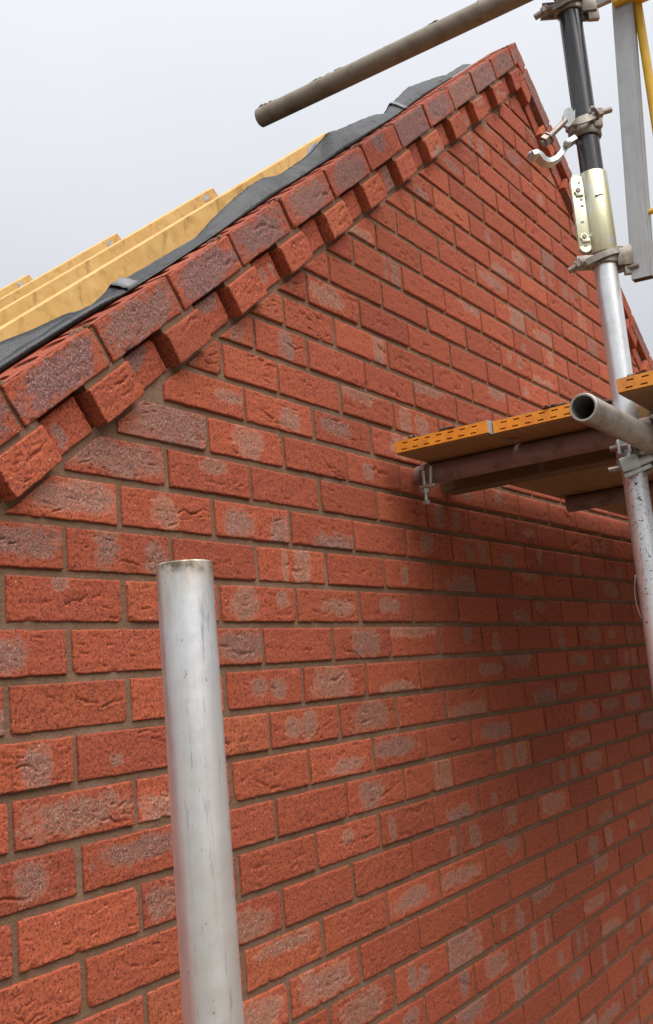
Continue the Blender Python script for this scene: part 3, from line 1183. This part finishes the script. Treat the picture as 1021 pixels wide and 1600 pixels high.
fg = np.array([-.4666, -.5427])
tube('scaffold_tube', (fg[0], fg[1], -5.15), (fg[0], fg[1], -.0018), GALV,
     'silver galvanised upright tube with an open top, standing alone in the left foreground', seg=64, rings=60)

PX, PY = .901, -.535
pole = empty('scaffold_pole', (PX, PY, -5.15), 'tall scaffold upright at the right, galvanised below and black above its sleeve', 'scaffold pole')
tube('lower_tube', (PX, PY, -5.15), (PX, PY, .80), GALV_POLE, None, None, parent=pole, seg=48)
tube('upper_tube', (PX, PY, .803), (PX, PY, 2.6), BLACKTUBE, None, None, parent=pole, seg=48)
for ob in pole.children:
    for kk in ('category', 'label'):
        if kk in ob:
            del ob[kk]
# the loose inner face toward the camera, used to turn the fittings
RT = np.array([.5645, -.8254, 0.0])        # to the right as seen from the street side
TC = np.array([-.8254, -.5645, 0.0])       # toward the street side
UP = np.array([0, 0, 1.0])
WX, WY = np.array([1.0, 0, 0]), np.array([0, 1.0, 0])


def pp(z, r=0.0, t=0.0, u=0.0):
    return np.array([PX, PY, z + u]) + RT * r + TC * t


# sleeve joining the two lengths of the pole
sl_ = empty('sleeve_coupler', (PX, PY, .715), 'pale yellowish zinc sleeve clamped round the joint of the black and silver pole', 'sleeve coupler')
mb = MB()
mb.lathe((PX, PY, .715), UP, [(0, .0246), (0, .0283), (.0025, .0295), (.1775, .0295), (.180, .0283), (.180, .0246)], 56)
autosmooth(mb.build('sleeve', SLEEVE, sl_, True), 40)
mb = MB()
for off_ in (-.006, .002):
    mb.box(pp(.806, -.0385, .008 + off_), .0135, .0020, .074, (RT, TC, UP), .0018)
    for e_ in (-1, 1):
        mb.cyl(pp(.806, -.0385, .008 + off_ - .0019, e_ * .074), pp(.806, -.0385, .008 + off_ + .0019, e_ * .074), .0133, 20, .001)
autosmooth(mb.build('flange', SLEEVE, sl_, True), 30)
for z_ in (.855, .752):
    b = MB()
    b.cyl(pp(z_, -.040, -.018), pp(z_, -.040, .0195), .0048, 14, .001)
    bo = autosmooth(b.build('bolt', BOLT, sl_, True), 30)
    b = MB()
    b.hexnut(pp(z_, -.040, .0125), TC, .0088, .0045, .2)
    b.box(pp(z_ - .008, -.037, .0130), .0080, .0035, .0035, (RT, TC, UP), .001)
    autosmooth(b.build('nut', SLEEVE, bo, True), 30)
for dz_ in (.068, .030, .016, -.020, -.072):
    b = MB()
    b.box(pp(.806 + dz_, -.0385 + .004 * (dz_ > 0), .0121), .0032, .0006, .0022, (RT, TC, UP))
    b.build('rivet', BOLT, sl_)
b = MB()
b.box(pp(.835, -.002, .0293), .0085, .0008, .0012, (RT * .97 + UP * .22, TC, UP * .97 - RT * .22))
b.build('slot_shade', DARK, sl_)  # thin dark bar, the shade of a slot painted onto the sleeve


def half_bands(mb, c, ax, w=.036, r0=.0248, r1=.0305, gap=.55, a_open=0.0):
    """two forged half shells round a tube"""
    for k in (0, 1):
        a0 = a_open + math.pi * k + gap / 2
        a1 = a_open + math.pi * (k + 1) - gap / 2
        mb.lathe(np.array(c) - np.array(ax) * w / 2, ax, [(0, r0), (0, r1 - .002), (.002, r1), (w - .002, r1), (w, r1 - .002), (w, r0)], 22, a0, a1)


def bolt_part(parent, p, q, r, nuts=(), mat=None, name='bolt', nr=.0122, nh=.0115, washer=True):
    """a bolt from p to q with nuts at the given fractions of its length, the nuts as its own sub-parts"""
    p = np.array(p, float)
    q = np.array(q, float)
    d = (q - p) / np.linalg.norm(q - p)
    m = MB()
    m.cyl(p, q, r, 14, .001)
    bo = autosmooth(m.build(name, mat or BOLT, parent, True), 30)
    for f, sg in nuts:
        m = MB()
        c = p + (q - p) * f
        m.hexnut(c, d * sg, nr, nh, .3 + f)
        if washer:
            m.lathe(c - d * sg * .003, d * sg, [(0, r), (0, nr + .0014), (.0028, nr + .0014), (.0028, r)], 18)
        autosmooth(m.build('nut', mat or BOLT, bo, True), 30)
    return bo


def right_angle_coupler(name, label, pa, da, pb, db, mat, side_a, side_b, group=None):
    """pa, da: tube one; pb, db: tube two passing it; side_a / side_b: direction to which each clamp opens"""
    pa, da, pb, db = [np.array(x, float) for x in (pa, da, pb, db)]
    e = empty(name, tuple((pa + pb) / 2), label, 'coupler', group)
    mid = (pa + pb) / 2
    nn = pb - pa
    nn /= np.linalg.norm(nn)
    mb = MB()
    mb.box(mid, .021, .021, .008, (da, db, nn), .003)
    for (c, ax, sd) in ((pa, da, side_a), (pb, db, side_b)):
        A, B, X = frame(ax)
        sd = np.array(sd, float)
        ang = math.atan2(sd @ B, sd @ A)
        half_bands(mb, c, ax, .034, gap=.35, a_open=ang)
        for s2 in (-1, 1):
            tang = np.cross(ax, sd)
            mb.box(np.array(c) + sd * .036 + tang * s2 * .0105, .0105, .0035, .015, (sd, tang, ax), .0025)
    autosmooth(mb.build('body', mat, e, True), 32)
    for (c, ax, sd) in ((pa, da, side_a), (pb, db, side_b)):
        sd = np.array(sd, float)
        tang = np.cross(ax, sd)
        c_ = np.array(c) + sd * .038
        bolt_part(e, c_ - tang * .030, c_ + tang * .055, .0062, ((.62, 1),))
    return e


# tube of the lift above, reaching out over the roof
UX, UZ, UY = PX - .053, 1.335, .276
otube = empty('scaffold_tube', (UX, UY, UZ), 'grey cement-stained tube jutting out over the roof at the top of the picture', 'scaffold tube')
tube('tube', (UX, UY, UZ), (UX, -1.6, UZ), OLDTUBE, None, None, parent=otube, seg=48, rings=30)
mb = MB()
cr = random.Random(3)
for q in range(34):
    y = cr.choice([cr.uniform(.20, .27), cr.uniform(-.36, .12), cr.uniform(-.36, -.05), cr.uniform(.0, .1)])
    a = cr.uniform(-.5, .5)
    c = np.array([UX - math.sin(a) * RO, y, UZ + math.cos(a) * RO - .001])
    mb.blob(c, WY, cr.uniform(.006, .020), cr.uniform(.004, .008), cr.uniform(.0015, .0042), q, .4)
mb.blob((UX, UY - .012, UZ + RO - .001), WY, .016, .014, .006, 91, .3)
CRUST = plain('cement_crust', (.26, .225, .18), (.17, .13, .095), 90, .95, 0, .5, .002)
cc_ = mb.build('cement_crust', CRUST, otube, True)
cc_['kind'] = 'stuff'
for ob in list(otube.children):
    for kk in ('category', 'label'):
        if kk in ob:
            del ob[kk]

# ledger along the wall, its open end toward us
LZ, LY = .2985, -.588
lg = tube('scaffold_tube', (.485, LY, LZ), (4.6, LY, LZ), LEDGER, 'grey horizontal tube with its open round end in front of the orange boards',
          origin=(.485, LY, LZ), seg=64, rings=20)
lbl = ['rusty brown tube under the ends of the orange boards, nearest of those under the deck',
       'brown tube under the far part of the board deck, right beside the upright']
for (x, y0, lab) in ((.966, -.012, lbl[0]), (1.766, -.074, lbl[1])):
    tube('scaffold_tube', (x, y0, .3470), (x, -1.75, .3470), RUSTTUBE, lab, group='tubes carrying the boards', origin=(x, y0, .347), seg=40, rings=10)
b = MB()
b.box((1.118, -.70, .3455), .030, .69, .0245, None, .003)
bt = b.build('timber_batten', BATTENM, None, label='old brown timber batten lying under the boards behind the rusty tube', cat='batten')

# ------------------------------------------------------------------ scaffold boards
BZ = .3715
BT = .032
BLAB = ['scaffold board with orange perforated end, closest to the brick wall',
        'scaffold board with orange perforated end, second from the wall, running behind the open tube end',
        'scaffold board with orange end at the right picture edge, beyond the upright',
        'outer scaffold board beside the one at the right picture edge',
        'outermost scaffold board of the deck']
BG = 'boards of the scaffold deck'


def make_board(x0, y1, lab, i):
    wd = .225
    L = 3.9 if i < 2 else 3.6
    e = empty('scaffold_board', (x0, y1 - wd / 2, BZ), lab, 'scaffold board', BG)
    b = MB()
    b.box((x0 + .004 + L / 2, y1 - wd / 2, BZ + BT / 2), L / 2, wd / 2 - .0015, BT / 2, None, .002)
    b.build('plank', BOARD, e)
    # end plate with two rows of slots
    hw, hh = wd / 2, .0128
    cz = BZ + BT / 2 + .0005
    loops = [[Vector((-hw, -hh, 0)), Vector((hw, -hh, 0)), Vector((hw, hh, 0)), Vector((-hw, hh, 0))]]
    for row, dz in ((0, .0068), (1, -.0068)):
        n = 7
        for q in range(n):
            cx = -hw + .030 + q * (2 * hw - .055) / (n - 1) + row * .004
            loops.append([Vector((cx - .0068, dz - .0014, 0)), Vector((cx + .0068, dz - .0014, 0)), Vector((cx + .0068, dz + .0014, 0)),
                          Vector((cx - .0068, dz + .0014, 0))])
    tr = tessellate_polygon(loops)
    fl = [p for lp in loops for p in lp]
    m = MB()
    X0, X1 = x0 - .0006, x0 + .0026
    n = len(fl)
    m.add([(X0, y1 - wd / 2 + p.x, cz + p.y) for p in fl] + [(X1, y1 - wd / 2 + p.x, cz + p.y) for p in fl],
          [t for t in tr] + [tuple(n + a for a in reversed(t)) for t in tr])
    o_ = 0
    F = []
    for lp in loops:
        q = len(lp)
        for j in range(q):
            F.append((o_ + j, o_ + (j + 1) % q, n + o_ + (j + 1) % q, n + o_ + j))
        o_ += q
    b0 = len(m.v) - 2 * n
    m.f += [tuple(a + b0 for a in f) for f in F]
    m.build('end_plate', ORANGE, e)
    m = MB()
    m.box((x0 + .0033, y1 - wd / 2, cz), .0005, wd / 2 - .003, .0125)
    m.build('slot_shade_backing', DARK, e)  # dark sheet added behind the plate, paints the shade in its slots
    for sd in (-1, 1):
        m = MB()
        m.box((x0 + .033, y1 - wd / 2 + sd * (wd / 2 + .0003), cz), .0325, .0012, .0142, None, .0006)
        m.build('side_band', GREYBOX, e)
    return e


for i, (x0, y1) in enumerate(((.811, -.045), (.830, -.2745), (.737, -.5745), (.775, -.806), (.752, -1.037))):
    make_board(x0, y1, BLAB[i], i)
b = MB()
b.box((2.72, -.541, BZ + .014), 1.75, .027, .0135, None, .002)  # added strip, keeps light from showing through the gap in the deck
b.build('added_gap_strip', BOARD, None, label='added narrow timber strip blocking light through the deck gap behind the silver upright', cat='timber strip')
# mortar droppings along the board edges
m = MB()
cr = random.Random(11)
for q in range(60):
    bx0, by1 = cr.choice(((.811, -.041), (.826, -.2885), (.826, -.2885), (.737, -.5755)))
    m.blob((bx0 + cr.uniform(.006, .09), by1 - cr.uniform(.01, .215), BZ + BT + .002), WX, cr.uniform(.006, .016), cr.uniform(.005, .014), cr.uniform(.002, .006), q + 500, .4)
mo = m.build('mortar_droppings', plain('dry_mortar_crumbs', (.20, .13, .09), (.12, .07, .05), 80, .95, 0, .4), None, True, kind='stuff')
mo['label'] = 'brown mortar crumbs scattered along the ends of the boards'
mo['category'] = 'mortar crumbs'

# clip with hanging bolts at the wall end of the near tube
cl = empty('board_clip', (.966, -.036, .347), 'small steel clip with hanging bolts at the wall end of the rusty tube', 'clip')
m = MB()
half_bands(m, (.966, -.036, .347), WY, .016, .0246, .0285, gap=.5, a_open=math.pi)
autosmooth(m.build('strap', FITTING, cl, True), 32)
m = MB()
m.cyl((.940, -.040, .352), (.940, -.040, .276), .0052, 12, .001)
m.hexnut((.940, -.040, .309), -UP, .0105, .009)
m.hexnut((.940, -.040, .281), -UP, .0095, .008, .1)
m.cyl((.937, -.062, .360), (.937, -.056, .312), .0042, 12, .001)
m.box((.939, -.050, .3145), .007, .020, .0035, None, .001)
autosmooth(m.build('bolt', BRIGHTFIT, cl, True), 32)

# ------------------------------------------------------------------ couplers
right_angle_coupler('right_angle_coupler', 'rusty coupler joining the black upright to the overhead tube at the top', (PX, PY, UZ - .0), UP, (UX, PY, UZ), WY,
                    FITTING, -TC * .2 + RT * .98, -UP * .35 - WX * .94)
right_angle_coupler('right_angle_coupler', 'grey coupler under the open-ended tube where it crosses the silver upright', (PX, PY, LZ), UP, (PX, LY, LZ), WX,
                    BRIGHTFIT, -WX, -UP * .92 - WY * .38)
uc = [o for o in col.objects if o.get('label', '').startswith('grey coupler under')][0]
m = MB()
m.box(pp(.262, -.020, .034), .020, .012, .015, (RT * .97 + UP * .2, TC, UP * .97 - RT * .2), .005)
m.box(pp(.262, .012, .034, .004), .016, .008, .008, (RT * .95 + UP * .3, TC, UP * .95 - RT * .3), .003)
m.box(pp(.250, -.004, .032, -.004), .030, .006, .0045, (RT * .95 + UP * .3, TC, UP * .95 - RT * .3), .002)
autosmooth(m.build('flap', BRIGHTFIT, uc, True), 32)
bolt_part(uc, pp(.256, -.030, .030), pp(.252, -.062, .030), .0062, ())
right_angle_coupler('right_angle_coupler', 'coupler where the open-ended tube meets the rusty tube', (.966, LY, LZ), WX, (.966, LY, .347), WY,
                    FITTING, -UP * .8 - WY * .6, -WX)

# --- swung-open coupler on the black length
OZ = .995
oc = empty('open_coupler', (PX, PY, OZ), 'unused coupler on the black pole with its hooked flap hanging open toward the bricks', 'coupler')
m = MB()
m.lathe((PX, PY, OZ - .017), UP, [(0, .0248), (0, .0292), (.002, .0305), (.020, .0305), (.022, .0292), (.022, .0248)], 40)
# strap rising across the front of the pole
st = [site(892, 193, 2.150), site(897, 192, 2.128), site(905, 189, 2.122), site(914, 186, 2.120), site(922, 183, 2.124), site(930, 180, 2.138), site(936, 178, 2.15)]
m.sweep(st, [(-.0085, -.003), (.0085, -.003), (.0085, .003), (-.0085, .003)], TC)
m.blob(site(893, 200, 2.140), UP, .014, .013, .012, 5, .08)
m.blob(site(897, 208, 2.150), UP, .012, .013, .010, 6, .08)
m.box(site(932, 190, 2.15), .010, .014, .018, (RT, TC, UP), .004)
autosmooth(m.build('body', FITTING, oc, True), 35)
m = MB()                                   # saddle plate
sp = [(880, 190), (880, 180), (883, 171), (889, 167.5), (894, 168), (896, 174), (899, 171), (899, 186), (895, 193), (889, 198), (883, 196)]
P0_ = [site(u, v, 2.125) for u, v in sp]
P1_ = [p - TC * .010 for p in P0_]
n = len(sp)
m.add(P0_ + P1_, [tuple(range(n)), tuple(reversed(range(n, 2 * n)))] + [(i, i + n, (i + 1) % n + n, (i + 1) % n) for i in range(n)])
autosmooth(m.build('saddle', BRIGHTFIT, oc, False), 30)
bolt_part(oc, site(922, 181, 2.135), site(955, 171.5, 2.15), .0062, ((.27, 1),), nr=.0125, nh=.012)
m = MB()                                   # lug of the strap
m.cyl(site(923, 169, 2.125), site(929, 168, 2.125), .004, 10)
m.cyl(site(922, 169, 2.125), site(921, 177, 2.125), .004, 10)
autosmooth(m.build('lug', FITTING, oc, True), 30)
bolt_part(oc, site(885, 188, 2.13), site(847, 225, 2.105), .0062, ((.78, 1),), name='swing_bolt', nr=.0128, nh=.013)
m = MB()                                   # hooked flap
hk = [(897, 219), (889, 224), (883, 231), (879, 238), (874, 245), (867, 251.5), (859, 254.5), (852, 253.5), (846, 249), (841, 243.5), (836, 241.5), (829.5, 244)]
hp = [site(u, v, 2.135 - .004 * i) for i, (u, v) in enumerate(hk)]
m.sweep(hp, [(-.0050, -.013), (.0050, -.013), (.0065, -.006), (.0050, .013), (-.0050, .013), (-.0060, .006)], TC)
m.cyl(site(887, 224, 2.105), site(887, 224, 2.155), .0085, 16, .002)
m.cyl(site(887, 224, 2.100), site(887, 224, 2.16), .005, 12, .001)
m.blob(site(830, 242, 2.095), TC, .012, .008, .006, 8, .05)
m.blob(site(834, 248.5, 2.095), TC, .010, .006, .0035, 9, .05)
autosmooth(m.build('flap', BRIGHTFIT, oc, True), 35)

# --- clamps carrying the arms of the gate
def arm_clamp(GZ, label, mat):
    gc = empty('gate_clamp', (PX, PY, GZ), label, 'clamp')
    m = MB()
    half_bands(m, (PX, PY, GZ), UP, .022, .0246, .0295, gap=.3, a_open=math.atan2((-RT) @ frame(UP)[1], (-RT) @ frame(UP)[0]))
    autosmooth(m.build('body', mat, gc, True), 32)
    m = MB()
    m.box(pp(GZ, -.043, .014), .019, .003, .011, (RT, TC, UP), .002)
    m.box(pp(GZ, -.043, -.012), .019, .003, .011, (RT, TC, UP), .002)
    m.box(pp(GZ, -.030, .001), .004, .015, .010, (RT, TC, UP), .002)
    st = [pp(GZ, -.060, .012, -.010), pp(GZ, -.038, .020, -.004), pp(GZ, -.014, .031, .002), pp(GZ, .008, .032, .008), pp(GZ, .024, .024, .013)]
    m.sweep(st, [(-.0065, -.003), (.0065, -.003), (.0065, .003), (-.0065, .003)], TC)
    autosmooth(m.build('flap', mat, gc, True), 32)
    m = MB()                                   # open bracket on the right
    for t_ in (-.017, .019):
        m.box(pp(GZ, .037, t_, .003), .016, .0025, .021, (RT, TC, UP), .001)
    m.box(pp(GZ, .052, .001, .003), .0025, .019, .021, (RT, TC, UP), .001)
    m.box(pp(GZ, .024, .018, .022), .012, .004, .0025, (RT, TC, UP), .001)
    m.box(pp(GZ, .046, .012, -.026), .012, .006, .011, (RT, TC, UP), .002)
    autosmooth(m.build('bracket', mat, gc, True), 32)
    bolt_part(gc, pp(GZ, -.046, .021, -.004), pp(GZ, -.080, .009, -.018), .0066, ((.25, 1),), nr=.0115, nh=.010)
    return gc


arm_clamp(.700, 'grey pole clamp just under the zinc sleeve, its bolt pointing left', FITTING)
arm_clamp(1.283, 'rusty pole clamp high on the black tube, holding the upper gate arm', FITTING)

# --- safety gate: grey box post on two arms, yellow frame beyond
gt = empty('safety_gate', (.928, -.602, .650), 'access gate with a grey box post and a yellow frame at the upper right edge', 'gate')
PB, PT = np.array([.925, -.602, .648]), np.array([.940, -.660, 1.56])
ax_ = PT - PB
ax_ /= np.linalg.norm(ax_)
ay_ = WY - ax_ * (ax_ @ WY)
ay_ /= np.linalg.norm(ay_)
axx = np.cross(ay_, ax_)
m = MB()
mid = (PB + PT) / 2
L = np.linalg.norm(PT - PB)
hw_, hd_, th_ = .0215, .0115, .0022
for (c, a, b) in (((0, hw_ - th_ / 2), hd_, th_ / 2), ((0, -hw_ + th_ / 2), hd_, th_ / 2)):
    m.box(mid + ay_ * c[1], a, b, L / 2, (axx, ay_, ax_), .0008)
for sd in (-1, 1):
    m.box(mid + axx * sd * (hd_ - th_ / 2), th_ / 2, hw_ - th_ - .0002, L / 2 - .0005, (axx, ay_, ax_))
m.build('post', GREYBOX, gt)
m = MB()
m.box(PB + ax_ * .006, hd_ - th_ - .0005, hw_ - th_ - .0005, .005, (axx, ay_, ax_))
m.build('end_shade_fill', DARK, gt)  # dark block in the open post end, its inner shade as colour
m = MB()                                   # arms
m.box((.921, -.568, .700), .004, .024, .0165, None, .001)
m.build('arm', GREYBOX, gt)
m = MB()
m.box((.934, -.59, 1.300), .006, .050, .017, None, .001)
m.build('arm', GREYBOX, gt)
m = MB()
m.cyl((.913, -.555, .676), (.913, -.600, .676), .0052, 12, .001)
m.build('bolt', BOLT, gt)
# yellow frame, running outward (mostly past the edge of the picture)
m = MB()
m.box((.912, -1.14, 1.2665), .0025, .515, .0065, None, .001)
m.box((.930, -1.14, 1.2585), .018, .515, .0024, None, .001)
m.build('top_rail', YELLOW, gt)
m = MB()
m.cyl((.925, -.624, .785), (.925, -1.6, .785), .0058, 14)
m.build('lower_rail', YELLOW, gt)
for q, y in enumerate((-.668, -.86, -1.05, -1.24, -1.43, -1.6)):
    m = MB()
    m.cyl((.945, y, .70), (.945, y, 1.256), .0095, 16)
    m.build('upright_bar', YELLOW, gt)

m = MB()
m.box((.945, -1.134, .694), .012, .478, .008, None, .001)
m.build('bottom_rail', YELLOW, gt)

# --- bit of tie wire twisted round the upright
m = MB()
pts_ = [np.array([PX, PY, 0]) - RT * (.027 + .007 * math.sin(t * math.pi)) + TC * .004 + UP * (.045 - .09 * t) for t in np.linspace(0, 1, 14)]
m.wire(pts_, .0014, 6)
m.build('tie_wire', BOLT, None, True, label='short twist of tie wire round the silver upright, low on its left side', cat='wire')
